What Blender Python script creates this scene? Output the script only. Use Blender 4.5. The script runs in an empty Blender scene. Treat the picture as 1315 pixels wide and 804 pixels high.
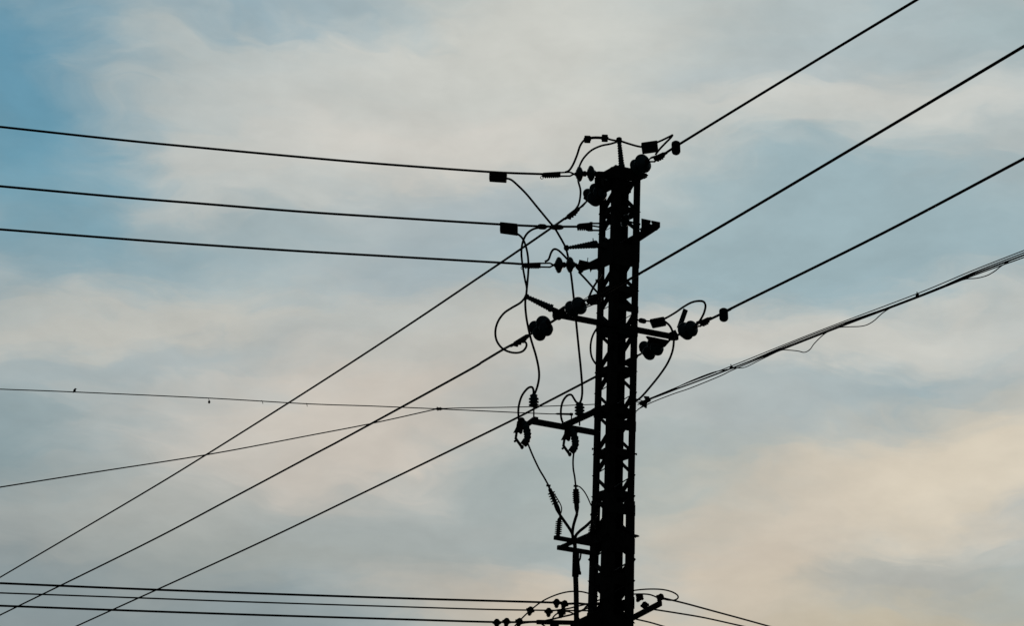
import bpy, bmesh, math, random
from mathutils import Vector, Matrix
random.seed(7)
S = bpy.context.scene
COL = S.collection

# ---------------------------------------------------------------- camera
W, H = 1315.0, 804.0
HFOV, PITCH, ROLL = 25.0, 16.0, 2.03
F = W / 2 / math.tan(math.radians(HFOV / 2))
CAM = Vector((0, 0, 1.6))
_p, _r = math.radians(PITCH), math.radians(ROLL)
FWD = Vector((0, math.cos(_p), math.sin(_p)))
_R0, _U0 = Vector((1, 0, 0)), Vector((0, -math.sin(_p), math.cos(_p)))
RGT = _R0 * math.cos(_r) + _U0 * math.sin(_r)
UPV = _U0 * math.cos(_r) - _R0 * math.sin(_r)
cd = bpy.data.cameras.new('camera')
cam = bpy.data.objects.new('camera', cd); COL.objects.link(cam)
m = Matrix.Identity(4)
for i, v in enumerate((RGT, UPV, -FWD)):
    for j in range(3): m[j][i] = v[j]
m.translation = CAM
cam.matrix_world = m
cd.sensor_fit = 'HORIZONTAL'; cd.angle = math.radians(HFOV)
cd.clip_end = 6000; cd.clip_start = .1
S.camera = cam

def ray(px, py):
    return FWD + (px - W / 2) / F * RGT + (H / 2 - py) / F * UPV
def P(px, py, Y=32.0):
    """world point seen at a spot of the photograph, on the upright plane Y metres ahead"""
    d = ray(px, py)
    return CAM + d * (Y / d.y)

# ---------------------------------------------------------------- sky, sun, exposure
SUN_AZ, SUN_EL = math.radians(24), math.radians(7)
wd = bpy.data.worlds.new('World'); S.world = wd; wd.use_nodes = True
nt = wd.node_tree; N = nt.nodes; L = nt.links
N.clear()
STR = 0.10
def lin(c):
    return tuple(((v / 255) / 12.92 if v / 255 <= .04045 else ((v / 255 + .055) / 1.055) ** 2.4) for v in c)
def mth(op, a, b=None, c=None, clamp=False):
    n = N.new('ShaderNodeMath'); n.operation = op; n.use_clamp = clamp
    for i, v in enumerate((a, b, c)):
        if v is None: continue
        if isinstance(v, (int, float)): n.inputs[i].default_value = v
        else: L.new(v, n.inputs[i])
    return n.outputs[0]
def vmth(op, a, b=None, out=0):
    n = N.new('ShaderNodeVectorMath'); n.operation = op
    for i, v in enumerate((a, b)):
        if v is None: continue
        if isinstance(v, (tuple, list, Vector)): n.inputs[i].default_value = v
        else: L.new(v, n.inputs[i])
    return n.outputs[out]
def mixc(f, a, b):
    n = N.new('ShaderNodeMix'); n.data_type = 'RGBA'
    for i, v in ((0, f), (6, a), (7, b)):
        if isinstance(v, (int, float)): n.inputs[i].default_value = v
        elif isinstance(v, tuple): n.inputs[i].default_value = (*v, 1)
        else: L.new(v, n.inputs[i])
    return n.outputs[2]
def sstep(v, a, b, lo=0., hi=1.):
    n = N.new('ShaderNodeMapRange'); n.interpolation_type = 'SMOOTHSTEP'
    L.new(v, n.inputs[0])
    for i, x in enumerate((a, b, lo, hi)): n.inputs[i + 1].default_value = x
    return n.outputs[0]
def noise(vec, scale, detail=4, rough=.5, out=0):
    n = N.new('ShaderNodeTexNoise'); n.noise_dimensions = '3D'
    L.new(vec, n.inputs['Vector'])
    n.inputs['Scale'].default_value = scale; n.inputs['Detail'].default_value = detail
    n.inputs['Roughness'].default_value = rough
    return n.outputs[out]
tc = N.new('ShaderNodeTexCoord'); DIR = tc.outputs['Generated']
sk = N.new('ShaderNodeTexSky'); sk.sky_type = 'NISHITA'; sk.sun_disc = False
sk.sun_elevation = SUN_EL; sk.sun_rotation = SUN_AZ
sk.air_density = 1.0; sk.dust_density = .6; sk.ozone_density = 3.0
sep = N.new('ShaderNodeSeparateXYZ'); L.new(DIR, sep.inputs[0])
az = mth('ARCTAN2', sep.outputs[0], sep.outputs[1])
el = mth('ARCSINE', sep.outputs[2])
cmb = N.new('ShaderNodeCombineXYZ'); L.new(az, cmb.inputs[0]); L.new(el, cmb.inputs[1])
UV = cmb.outputs[0]
def warp(v, scale, amp, stretch=(1, 1, 1), detail=3):
    s = vmth('MULTIPLY', v, stretch)
    n = noise(s, scale, detail, .55, 1)
    d = vmth('MULTIPLY', vmth('SUBTRACT', n, (.5, .5, .5)), (amp, amp * .6, 0))
    return vmth('ADD', v, d)
WUV = warp(warp(warp(UV, 7, .10, (1, 2.2, 1)), 24, .045, (.75, 2.2, 1), 4), 70, .030, (.55, 2.0, 1), 6)
def skyc(c): return tuple(v / STR for v in lin(c))
T, B, Cc, Pp = (158, 178, 183), (95, 146, 170), (199, 199, 193), (209, 198, 182)
patches = [  # where each cloud bank or gap stands in the sky, its width and height, tilt, colour, weight
    (130, 800, 600, 210, 0, (140, 149, 150), .9),
    (480, 150, 560, 240, 0, (196, 198, 193), .90),
    (740, 70, 440, 250, 0, (203, 204, 197), .9),
    (540, 185, 300, 70, 5, (207, 203, 195), .7),
    (1130, 50, 420, 130, 8, (178, 189, 190), .75),
    (1090, 155, 420, 75, 6, (204, 205, 199), .9),
    (1300, 30, 130, 60, 6, (166, 184, 187), .7),
    (1080, 290, 580, 140, 5, (156, 178, 184), .9),
    (1010, 112, 210, 34, 9, (172, 186, 190), .5),
    (200, 410, 430, 80, 8, (193, 192, 184), .9),
    (330, 305, 300, 55, 6, (160, 176, 180), .85),
    (620, 275, 240, 60, 4, (168, 182, 187), .75),
    (560, 340, 300, 60, 14, (160, 176, 182), .7),
    (480, 540, 470, 170, 8, (203, 195, 184), .95),
    (640, 440, 240, 80, 4, (190, 190, 183), .75),
    (210, 455, 260, 36, 10, (160, 174, 178), .55),
    (690, 630, 270, 110, 6, (160, 173, 173), .9),
    (20, 250, 250, 130, 0, (126, 160, 173), .9),
    (-10, 570, 250, 120, 0, (134, 154, 159), .9),
    (60, 745, 260, 90, 0, (137, 150, 153), .7),
    (210, 650, 340, 80, 8, (170, 170, 163), .6),
    (430, 710, 380, 70, 4, (163, 166, 160), .75),
    (560, 670, 300, 95, 2, (164, 171, 169), .9),
    (640, 790, 260, 60, 0, (178, 176, 168), .8),
    (760, 800, 150, 50, 0, (203, 194, 180), .8),
    (1090, 428, 470, 74, 9, (201, 201, 194), .95),
    (900, 430, 180, 55, 5, (204, 201, 193), .7),
    (970, 525, 420, 66, 4, (172, 181, 181), .85),
    (860, 640, 230, 90, 10, (174, 182, 178), .8),
    (1180, 615, 440, 120, 14, (213, 201, 182), .92),
    (960, 720, 190, 130, 18, (207, 195, 178), .9),
    (1000, 850, 620, 140, 0, (207, 194, 175), .95),
    (1260, 850, 420, 175, 0, (191, 181, 159), .9),
    (1165, 728, 170, 42, 7, (173, 174, 168), .8),
    (1300, 585, 200, 90, 14, (216, 206, 187), .7),
    (330, 8, 330, 46, 4, 'BLUE', .45),
    (0, 105, 250, 180, -14, 'BLUE', .90),
    (0, 30, 200, 90, 0, 'BLUE', .4),
]
front = Vector((math.sin(SUN_AZ * .4), math.cos(SUN_AZ * .4), .25)).normalized()
dim = sstep(vmth('DOT_PRODUCT', DIR, tuple(front), 1), .55, .97, .10, 1)
gen = noise(vmth('MULTIPLY', WUV, (1.0, 2.4, 1)), 5, 5, .55)
base = mixc(sstep(gen, .40, .66), skyc((150, 174, 182)), skyc((186, 190, 187)))
nis = vmth('MULTIPLY', sk.outputs[0], (1.06, 1.50, 1.28))   # the clear sky through the camera's teal white balance
col = base
# translucent wisps drawn out along the wind: pale cloud over the gaps, thin blue slits in the banks
rotn = N.new('ShaderNodeMapping'); rotn.inputs[2].default_value = (0, 0, math.radians(-11)); L.new(warp(warp(UV, 8, .07), 30, .03, (1, 1.6, 1), 4), rotn.inputs[0])
STK = vmth('MULTIPLY', rotn.outputs[0], (1, 3.4, 1))
w1 = noise(STK, 8.5, 7, .60)
w2 = noise(vmth('ADD', STK, (4.1, 2.7, 1.3)), 11, 7, .60)
for (px, py, rx, ry, rot, c, amt) in patches:
    if (px, py) == (1180, 620):      # the warm bank and the clear blue gaps lie over the wisps
        col = mixc(sstep(w1, .47, .72, 0, .48), col, skyc((202, 201, 194)))
        col = mixc(sstep(w2, .47, .72, 0, .50), col, skyc((150, 174, 182)))
    d = ray(px, py).normalized()
    a0, e0 = math.atan2(d.x, d.y), math.asin(d.z)
    mp = N.new('ShaderNodeMapping'); mp.vector_type = 'TEXTURE'
    L.new(WUV, mp.inputs[0])
    mp.inputs[1].default_value = (a0, e0, 0)
    mp.inputs[2].default_value = (0, 0, math.radians(rot - ROLL))
    mp.inputs[3].default_value = (rx / F, ry / F, 1)
    ln = vmth('LENGTH', mp.outputs[0], None, 1)
    f = sstep(ln, 0.12, 1.12, amt, 0)
    col = mixc(f, col, nis if c == 'BLUE' else skyc(c))
# thin wisps and brightness mottling of the cloud sheet
st = noise(vmth('MULTIPLY', warp(warp(UV, 9, .06), 40, .016), (1.0, 2.3, 1)), 15, 5, .55)
fine = noise(vmth('MULTIPLY', UV, (1, 1.8, 1)), 70, 4, .6)
gain = mth('ADD', sstep(st, .25, .75, .93, 1.06), sstep(fine, .3, .7, -.014, .014))
col = vmth('MULTIPLY', col, vmth('MULTIPLY', (1, 1, 1), None) if False else gain)
fin = vmth('MULTIPLY', col, dim)
bg = N.new('ShaderNodeBackground'); L.new(fin, bg.inputs[0]); bg.inputs[1].default_value = STR
wo = N.new('ShaderNodeOutputWorld'); L.new(bg.outputs[0], wo.inputs[0])

sl = bpy.data.lights.new('sun', 'SUN'); sl.energy = .5; sl.angle = math.radians(12); sl.color = (1, .9, .78)
sun = bpy.data.objects.new('sun', sl); COL.objects.link(sun)
sd = Vector((math.sin(SUN_AZ) * math.cos(SUN_EL), math.cos(SUN_AZ) * math.cos(SUN_EL), math.sin(SUN_EL)))
sun.rotation_euler = sd.to_track_quat('Z', 'Y').to_euler(); sun.location = (10, 10, 30)
S.view_settings.view_transform = 'Standard'; S.view_settings.look = 'None'
S.view_settings.exposure = 0; S.view_settings.gamma = 1; S.view_settings.use_curve_mapping = False

# ---------------------------------------------------------------- materials
def mat(name, base, var=.35, rough=.7, spec=.2, scale=18, metal=0., bump=0.):
    mt = bpy.data.materials.new(name); mt.use_nodes = True
    t = mt.node_tree; b = t.nodes['Principled BSDF']
    g = t.nodes.new('ShaderNodeTexCoord'); n = t.nodes.new('ShaderNodeTexNoise')
    n.inputs['Scale'].default_value = scale; n.inputs['Detail'].default_value = 5
    t.links.new(g.outputs['Object'], n.inputs['Vector'])
    r = t.nodes.new('ShaderNodeValToRGB')
    r.color_ramp.elements[0].position = .35; r.color_ramp.elements[1].position = .65
    r.color_ramp.elements[0].color = (*[v * (1 - var) for v in base], 1)
    r.color_ramp.elements[1].color = (*[v * (1 + var) for v in base], 1)
    t.links.new(n.outputs[0], r.inputs[0]); t.links.new(r.outputs[0], b.inputs['Base Color'])
    b.inputs['Roughness'].default_value = rough; b.inputs['Specular IOR Level'].default_value = spec
    b.inputs['Metallic'].default_value = metal
    if bump:
        bp = t.nodes.new('ShaderNodeBump'); bp.inputs['Strength'].default_value = bump
        t.links.new(n.outputs[0], bp.inputs['Height']); t.links.new(bp.outputs[0], b.inputs['Normal'])
    return mt
STEEL = mat('tarred_steel', (.016, .015, .014), .45, .8, .08, 9)
DARK = mat('dark_hardware', (.013, .013, .013), .4, .75, .08, 30)
RUB = mat('black_cable_sheath', (.009, .009, .009), .3, .75, .08, 25)
GLASS = mat('teal_glazed_insulator', (.006, .030, .040), .3, .4, .22, 14)
POLY = mat('dark_polymer', (.013, .011, .011), .3, .7, .1, 25)
GALV = mat('bluish_galvanised_strap', (.030, .052, .060), .3, .7, .15, 14)
PLAST = mat('black_plastic', (.010, .010, .011), .3, .6, .12, 25)
CONC = mat('weathered_concrete', (.30, .29, .27), .2, .9, .2, 6, bump=.3)
GND = mat('dry_grass_soil', (.06, .065, .035), .6, .95, .1, .7, bump=.5)
FEATH = mat('dark_feathers', (.012, .012, .011), .3, .8, .1, 60)

# ---------------------------------------------------------------- mesh helpers
UP = Vector((0, 0, 1))
class MB:
    def __init__(s): s.v, s.f, s.sm = [], [], []
    def ring(s, c, u, w, r, n):
        i = len(s.v)
        for k in range(n):
            a = 2 * math.pi * k / n
            s.v.append(c + u * (math.cos(a) * r) + w * (math.sin(a) * r))
        return list(range(i, i + n))
    def face(s, f, sm=False): s.f.append(f); s.sm.append(sm)
    def lathe(s, p, q, prof, n=20):
        """prof: (share of the way from p to q, radius in metres)"""
        d = (q - p); a = d.normalized()
        u = a.orthogonal().normalized(); w = a.cross(u)
        prev = None
        for (t, r) in prof:
            rg = s.ring(p + d * t, u, w, max(r, .0005), n)
            if prev is None: s.face(rg[::-1])
            else:
                for k in range(n): s.face([prev[k], prev[(k + 1) % n], rg[(k + 1) % n], rg[k]], True)
            prev = rg
        s.face(prev)
        return s
    def tube(s, pts, r, n=8):
        prev = None; u = None
        for i, p in enumerate(pts):
            a = (pts[min(i + 1, len(pts) - 1)] - pts[max(i - 1, 0)])
            if a.length < 1e-9: a = Vector((0, 0, 1))
            a.normalize()
            u = a.orthogonal() if u is None else u - a * u.dot(a)
            if u.length < 1e-6: u = a.orthogonal()
            u.normalize(); w = a.cross(u)
            rr = r(i / (len(pts) - 1)) if callable(r) else r
            rg = s.ring(p, u, w, rr, n)
            if prev is None: s.face(rg[::-1])
            else:
                for k in range(n): s.face([prev[k], prev[(k + 1) % n], rg[(k + 1) % n], rg[k]], True)
            prev = rg
        s.face(prev)
        return s
    def prism(s, pts, thick, nrm):
        """outline pts (world) extruded half each side along nrm"""
        i = len(s.v); n = len(pts); h = nrm.normalized() * (thick / 2)
        for p in pts: s.v.append(p - h)
        for p in pts: s.v.append(p + h)
        s.face(list(range(i, i + n))[::-1]); s.face(list(range(i + n, i + 2 * n)))
        for k in range(n):
            k2 = (k + 1) % n
            s.face([i + k, i + k2, i + n + k2, i + n + k])
        return s
    def beam(s, p, q, w, h, up=UP, bev=.12):
        """bar from p to q, h tall along up, w across, chamfered edges"""
        d = (q - p).normalized(); x = d.cross(up)
        if x.length < 1e-6: x = d.orthogonal()
        x.normalize(); y = x.cross(d)
        b = min(w, h) * bev
        pr = [(-w/2+b, -h/2), (w/2-b, -h/2), (w/2, -h/2+b), (w/2, h/2-b), (w/2-b, h/2), (-w/2+b, h/2), (-w/2, h/2-b), (-w/2, -h/2+b)]
        i = len(s.v)
        for c in (p, q):
            for (a, e) in pr: s.v.append(c + x * a + y * e)
        s.face(list(range(i, i + 8))[::-1]); s.face(list(range(i + 8, i + 16)))
        for k in range(8):
            k2 = (k + 1) % 8
            s.face([i + k, i + k2, i + 8 + k2, i + 8 + k])
        return s
    def angle(s, p, q, e1, e2, fl, th):
        """angle iron from p to q: corner on the line, flanges fl wide along e1 and e2"""
        i = len(s.v)
        pr = [(0, 0), (fl, 0), (fl, th), (th, th), (th, fl), (0, fl)]
        for c in (p, q):
            for (a, b) in pr: s.v.append(c + e1 * a + e2 * b)
        s.face(list(range(i, i + 6))[::-1]); s.face(list(range(i + 6, i + 12)))
        for k in range(6):
            k2 = (k + 1) % 6
            s.face([i + k, i + k2, i + 6 + k2, i + 6 + k])
        return s
    def ball(s, c, rx, ax=None, n=14, stretch=1.0):
        a = (ax or UP).normalized()
        prof = [(.5 - .5 * math.cos(math.pi * k / 10), rx * math.sin(math.pi * k / 10)) for k in range(11)]
        return s.lathe(c - a * rx * stretch, c + a * rx * stretch, prof, n)
    def build(s, name, mt, parent=None, origin=None):
        o0 = parent_origin(parent) if parent is not None else (origin if origin is not None else sum(s.v, Vector()) / len(s.v))
        me = bpy.data.meshes.new(name)
        me.from_pydata([tuple(v - o0) for v in s.v], [], s.f)
        me.polygons.foreach_set('use_smooth', s.sm)
        me.validate(); bm = bmesh.new(); bm.from_mesh(me)
        bmesh.ops.recalc_face_normals(bm, faces=bm.faces); bm.to_mesh(me); bm.free()
        me.materials.append(mt)
        o = bpy.data.objects.new(name, me); COL.objects.link(o)
        if parent is not None: o.parent = parent
        else: o.location = o0
        return o
def parent_origin(o):
    v = Vector(o.location)
    while o.parent: o = o.parent; v += Vector(o.location)
    return v
def tag(o, label, cat, group=None):
    o['label'] = label; o['category'] = cat
    if group: o['group'] = group
    return o
def thing(name, loc, label, cat, group=None):
    o = bpy.data.objects.new(name, None); COL.objects.link(o); o.location = loc
    o.empty_display_size = .2
    return tag(o, label, cat, group)
def spline(pts, k=8):
    """smooth curve through the given points"""
    out = []
    n = len(pts)
    if n == 2: return [pts[0].lerp(pts[1], t / k) for t in range(k + 1)]
    for i in range(n - 1):
        p0 = pts[i - 1] if i > 0 else pts[0] * 2 - pts[1]
        p1, p2 = pts[i], pts[i + 1]
        p3 = pts[i + 2] if i + 2 < n else pts[-1] * 2 - pts[-2]
        for j in range(k):
            t = j / k
            # centripetal-ish Catmull-Rom
            out.append(.5 * ((2 * p1) + (p2 - p0) * t + (2 * p0 - 5 * p1 + 4 * p2 - p3) * t * t + (3 * p1 - p0 - 3 * p2 + p3) * t ** 3))
    out.append(pts[-1].copy())
    return out
def path(pp, Y0, Y1=None):
    """photo spots -> points, distance running evenly from Y0 to Y1"""
    Y1 = Y0 if Y1 is None else Y1
    ds = [0]
    for a, b in zip(pp, pp[1:]): ds.append(ds[-1] + math.hypot(b[0] - a[0], b[1] - a[1]))
    return [P(x, y, Y0 + (Y1 - Y0) * d / ds[-1]) for (x, y), d in zip(pp, ds)]
PX = 32.0 * 1.045 / F      # metres a photo pixel spans at the pole
def wire(name, label, pp, Y0, Y1, r, group=None, cat='cable', ext0=0, ext1=0, k=8):
    pts = spline(path(pp, Y0, Y1), k)
    if ext1: 
        d = (pts[-1] - pts[-3]).normalized(); pts += [pts[-1] + d * (ext1 * t / 6) for t in range(1, 7)]
    if ext0:
        d = (pts[0] - pts[2]).normalized(); pts = [pts[0] + d * (ext0 * t / 6) for t in range(6, 0, -1)] + pts
    o = MB().tube(pts, r, 8).build(name, RUB)
    return tag(o, label, cat, group)

# ---------------------------------------------------------------- ground
gb = MB()
n = 40; sz = 1500
for j in range(n + 1):
    for i in range(n + 1):
        x, y = (i / n * 2 - 1), (j / n * 2 - 1)
        x, y = sz * x * abs(x), sz * y * abs(y)
        gb.v.append(Vector((x, y, -.03 + .03 * math.sin(x * .31) * math.sin(y * .23))))
for j in range(n):
    for i in range(n):
        a = j * (n + 1) + i; gb.face([a, a + 1, a + n + 2, a + n + 1], True)
g = gb.build('ground', GND); g['kind'] = 'structure'

# ---------------------------------------------------------------- lattice pole
TH = math.radians(28)
A = Vector((math.cos(TH), math.sin(TH), 0))      # along the crossarms (right and away)
Bv = Vector((-math.sin(TH), math.cos(TH), 0))    # along the through line (left and away)
TX, TY = 1.518, 32.0
def bY(px0, Y0, px):      # distance of a spot px on a line that leaves (px0, Y0) along Bv
    r0, r = (px0 - 657.5) / F * 1.04, (px - 657.5) / F * 1.04
    return Y0 - math.cos(TH) * (r - r0) * Y0 / (math.sin(TH) + math.cos(TH) * r)
def aY(px, off=0.0):      # distance along a crossarm
    return TY + off + .0060 * (px - 791)
ZSPL = P(786, 643, 32).z; Z700 = P(786, 700, 32).z
def halfw(z): return .2165 if z > ZSPL else .2285 + (Z700 - z) * .0058
ZTOP = P(796, 222, 32).z
def corner(sa, sb, z): return Vector((TX, TY, z)) + A * (sa * halfw(z)) + Bv * (sb * halfw(z))
pole = thing('lattice_pole', (TX, TY, 0), 'tall dark steel lattice pole carrying all the crossarms, insulators and wires', 'utility pole')
for sa in (-1, 1):
    for sb in (-1, 1):
        up = lambda z: Vector((TX, TY, z)) + A * (sa * .2165) + Bv * (sb * .2165)
        MB().angle(up(P(790, 697, 32).z), up(ZTOP), A * -sa, Bv * -sb, .110, .010).build('leg', STEEL, pole)
        MB().angle(corner(sa, sb, .25), corner(sa, sb, ZSPL - .001 - .02 * (sa > 0)), A * -sa, Bv * -sb, .146, .010).build('leg', STEEL, pole)
bz = P(791, 531, 32).z
step = (P(791, 478, 32).z - P(791, 637, 32).z) / 3
levels = [bz + step * k for k in range(-14, 9) if .5 < bz + step * k < ZTOP - .02]
faces = [((-1, -1), (1, -1), Bv * -1), ((1, -1), (1, 1), A), ((1, 1), (-1, 1), Bv), ((-1, 1), (-1, -1), A * -1)]
for fi, (c0, c1, nrm) in enumerate(faces):
    lac = MB()
    for k, z in enumerate(levels):
        ins = nrm * -.016
        p, q = corner(*c0, z) + ins, corner(*c1, z) + ins
        low = z < ZSPL
        lac.beam(p, q, .008, .17 if low else .10, UP)
        if k + 1 < len(levels):
            z2 = levels[k + 1]
            ins2 = nrm * -.027
            e = (q - p).normalized() * .03
            up_first = (k + fi) % 2 == 0
            mid = (z + z2) / 2
            zig = [(c0, z), (c1, mid), (c0, z2)] if up_first else [(c1, z), (c0, mid), (c1, z2)]
            for (ca, za), (cb, zb) in zip(zig, zig[1:]):
                lac.beam(corner(*ca, za) + ins2, corner(*cb, zb) + ins2, .007, .105 if low else .08, nrm)
                ins2 = ins2 + nrm * -.0075
    lac.build('lacing', STEEL, pole)
# gusset plates that close the face where arms bolt on
def gusset(face, z0, z1, name='gusset_plate', s0=.0, s1=1.0):
    c0, c1, nrm = faces[face]
    o = nrm * .006
    l0, l1 = corner(*c0, z0), corner(*c1, z0); u0, u1 = corner(*c0, z1), corner(*c1, z1)
    pts = [l0.lerp(l1, s0) + o, l0.lerp(l1, s1) + o, u0.lerp(u1, s1) + o, u0.lerp(u1, s0) + o]
    MB().prism(pts, .010, nrm).build(name, STEEL, pole)
zY = lambda y: P(791, y, 32).z
gusset(0, zY(346), zY(318)); gusset(1, zY(338), zY(300)); gusset(3, zY(346), zY(312))
gusset(0, zY(404), zY(395)); gusset(0, zY(434), zY(421)); gusset(2, zY(425), zY(412))
gusset(0, zY(556), zY(543)); gusset(3, zY(536), zY(524)); gusset(0, zY(713), zY(693)); gusset(3, zY(700), zY(690))
gusset(0, zY(252), zY(238), s1=.62); gusset(3, zY(250), zY(238))
gusset(1, zY(783), zY(768)); gusset(3, zY(800), zY(788)); gusset(0, zY(664), zY(650), 'gusset_plate')
# crossarms
def arm(name, p, q, w, h, parent=pole):
    return MB().beam(p, q, w, h).build(name, STEEL, parent)
FO = -(halfw(11) + .05)      # arms bolt on the near face
def armY(px): return aY(px, -.24)
arm('crossarm', P(766, 223.5, armY(766)), P(829, 226, armY(829)), .09, .065)
MB().prism([P(x, y, 31.70) for x, y in [(774, 223), (785, 214.5), (792, 213), (803, 217.5), (812, 219.5), (824, 220), (832.5, 225), (826, 229), (800, 228), (776, 229)]], .03, Vector((0, 1, 0))).build('head_plate', STEEL, pole)
MB().beam(P(788, 239, 31.8), P(788.5, 222, 31.8), .2, .05, Bv).build('head_post', STEEL, pole)
MB().beam(P(768, 228, 31.9), P(768.5, 256, 31.9), .09, .07, Bv).build('string_bracket', STEEL, pole)
arm('head_brace', P(803, 239, 31.7), P(827, 226.5, 31.5), .05, .04)
# stub bracket on the right
MB().prism([P(x, y, 32.05) for x, y in [(823.8, 280.5), (835.5, 282.9), (835.5, 285.6), (834.4, 287.1), (836, 288.2), (837.6, 287.1), (836.5, 285.6), (836.5, 283.1), (847.5, 285.3), (847.5, 292), (843.5, 296), (840, 296.5), (820, 310), (819, 298), (821, 299), (823, 296.5), (821, 294), (823.8, 292)]], .012, Bv).build('stub_bracket', STEEL, pole)
MB().beam(P(841, 296.4, 31.98), P(818, 311.5, 31.9), .06, .014).build('stub_bracket', STEEL, pole)
# main middle arm, left and right of the pole in one piece
arm('crossarm', P(711, 403.5, armY(711)), P(868, 433.3, armY(868)), .08, .075)
MB().prism([P(x, y, 31.25) for x, y in [(711, 397), (717, 398), (724, 393), (724.5, 404), (719, 411), (711, 409)]], .05, Bv).build('arm_end_plate', STEEL, pole)
MB().prism([P(x, y, 32.2) for x, y in [(858, 428), (866, 424), (870, 432), (870, 437), (860, 437)]], .06, Bv).build('arm_end_plate', STEEL, pole)
MB().beam(P(872, 422, 32.1), P(880.5, 397.5, 32.1), .075, .02, Bv).build('upright_strap', GALV, pole)
MB().prism([P(x, y, 32.18) for x, y in [(830, 432), (860, 438), (853, 446), (846, 441), (836, 440)]], .05, Bv).build('stub_bracket', STEEL, pole)
# arms of the cable drop
arm('crossarm', P(682, 541, armY(682)), P(768, 556.5, armY(768)), .07, .078)
MB().prism([P(x, y, 31.15) for x, y in [(685, 535.6), (690, 536.5), (690, 544.5), (680, 545), (676, 547), (675, 543)]], .06, Bv).build('arm_end_plate', STEEL, pole)
arm('crossarm', P(722, 548, 31.35), P(770, 526, 31.9), .06, .085)
MB().prism([P(x, y, 31.6) for x, y in [(745, 535), (771, 519), (771, 534), (754, 534.5)]], .012, Bv).build('gusset_plate', STEEL, pole)
arm('crossarm', P(712.3, 690.7, armY(712)), P(764, 699.8, armY(764)), .06, .058)
arm('crossarm', P(716.5, 703.5, armY(716)), P(764, 711.3, armY(764)), .06, .062)
arm('crossarm', P(721, 703, 31.35), P(763, 684.5, 31.9), .05, .055)
MB().prism([P(x, y, 31.65) for x, y in [(738, 695), (762, 686), (762, 699), (742, 699)]], .012, Bv).build('gusset_plate', STEEL, pole)
MB().lathe(P(723, 699, 31.4), P(723, 704, 31.4), [(0, .01), (.4, .02), (.41, .012), (1, .012)], 8).build('bolt', STEEL, pole)
# low voltage arms at the bottom of the view
arm('crossarm', P(690, 799.5, 31.2), P(770, 801, 31.75), .05, .06)
arm('crossarm', P(735, 806, 31.4), P(770, 790, 32.0), .06, .08)
MB().prism([P(x, y, 31.62) for x, y in [(741, 797), (770, 783), (770, 806), (741, 806)]], .012, Bv).build('gusset_plate', STEEL, pole)
arm('crossarm', P(806, 797.5, 31.95), P(848, 775.5, 31.05), .055, .07)
MB().prism([P(x, y, 31.3) for x, y in [(708, 798), (716, 798), (716, 806), (708, 806)]], .08, Bv).build('arm_end_plate', STEEL, pole)
# climbing pegs and bolt ends
for (x, y, s) in ((762, 577, -1), (816, 583.5, 1), (820, 352, 1), (770, 322, -1), (766.5, 360, -1)):
    Yp = 32.08 if s < 0 else 31.92
    p = P(x - s * 3, y, Yp); MB().lathe(p, p + Vector((s * .055, 0, .0)), [(0, .009), (.7, .009), (.72, .017), (1, .017)], 8).build('bolt', STEEL, pole)
p = P(812, 688.3, 31.9); MB().lathe(p, p + Vector((.10, 0, -.005)), [(0, .03), (.3, .03), (.35, .022), (.8, .016), (1, .004)], 8).build('climbing_peg', STEEL, pole)
fb = MB(); c = Vector((TX, TY, 0))
fb.lathe(c + Vector((0, 0, -.4)), c + Vector((0, 0, .3)), [(0, .7), (.93, .7), (1, .64)], 4); fb.sm = [False] * len(fb.f)
fb.build('foundation', CONC, pole)

# ---------------------------------------------------------------- conductors
R1 = .0182
cg1 = 'line wires running from lower left to upper right'
wire('line_wire', 'thick line wire from lower left corner up to the teal insulators at the pole top', [(0, 742), (175, 639), (266, 583.5), (400, 498.8), (520, 420.5), (620, 353), (672, 317.6), (709.5, 291.6), (725, 280.6)], bY(752, 32.3, 0), bY(752, 32.3, 727), R1, cg1, ext0=60)
wire('line_wire', 'thick line wire from lower left edge to the hanging insulator pair left of the pole', [(0, 790.5), (184, 700), (298, 640), (400, 585.5), (448, 560), (594, 480), (620, 464.6), (646, 449), (658, 442.5)], bY(700, 31.6, 0), bY(700, 31.6, 658), R1, cg1, ext0=60)
wire('line_wire', 'lowest slanting line wire, from bottom edge passing behind the pole to the right arm', [(99.8, 804), (320, 703.6), (470, 631.5), (640, 548.7), (700, 517.8), (765.3, 483.8), (818, 456.5)], bY(835, 32.3, 101), bY(835, 32.3, 822), R1, cg1, ext0=60)
wire('line_wire', 'topmost line wire leaving the pole head toward the top edge', [(853, 197.5), (874, 184), (960, 131), (1070, 64), (1176, 0)], bY(822, 31.8, 853), bY(822, 31.8, 1176), R1, cg1, ext1=14)
wire('line_wire', 'line wire leaving the pole middle toward the upper right corner', [(763, 384.5), (821, 351.5), (950, 276.5), (1140, 163.5), (1315, 59)], bY(745, 31.2, 763), bY(745, 31.2, 1315), R1, cg1, ext1=14)
wire('line_wire', 'line wire from the right crossarm end to the right edge above the bundled cables', [(906, 413), (937, 397.8), (949.3, 391), (1132.6, 300), (1315, 203.5)], bY(883, 32.1, 906), bY(883, 32.1, 1315), R1, cg1, ext1=14)
cg2 = 'branch line wires to the left edge'
wire('branch_wire', 'top branch wire from the left edge to the pole head', [(0, 162.6), (160, 180), (260, 189.7), (380, 200.9), (480, 209.6), (628, 220.5), (700, 223.5)], 30.6, 31.8, .0178, cg2, ext0=30)
wire('branch_wire', 'middle branch wire from the left edge, carrying the second black connector box', [(0, 239), (160, 253.5), (260, 261.5), (380, 271.2), (480, 277.9), (642, 288), (700, 290.6), (742, 291)], 30.6, 31.8, .0178, cg2, ext0=30)
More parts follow.
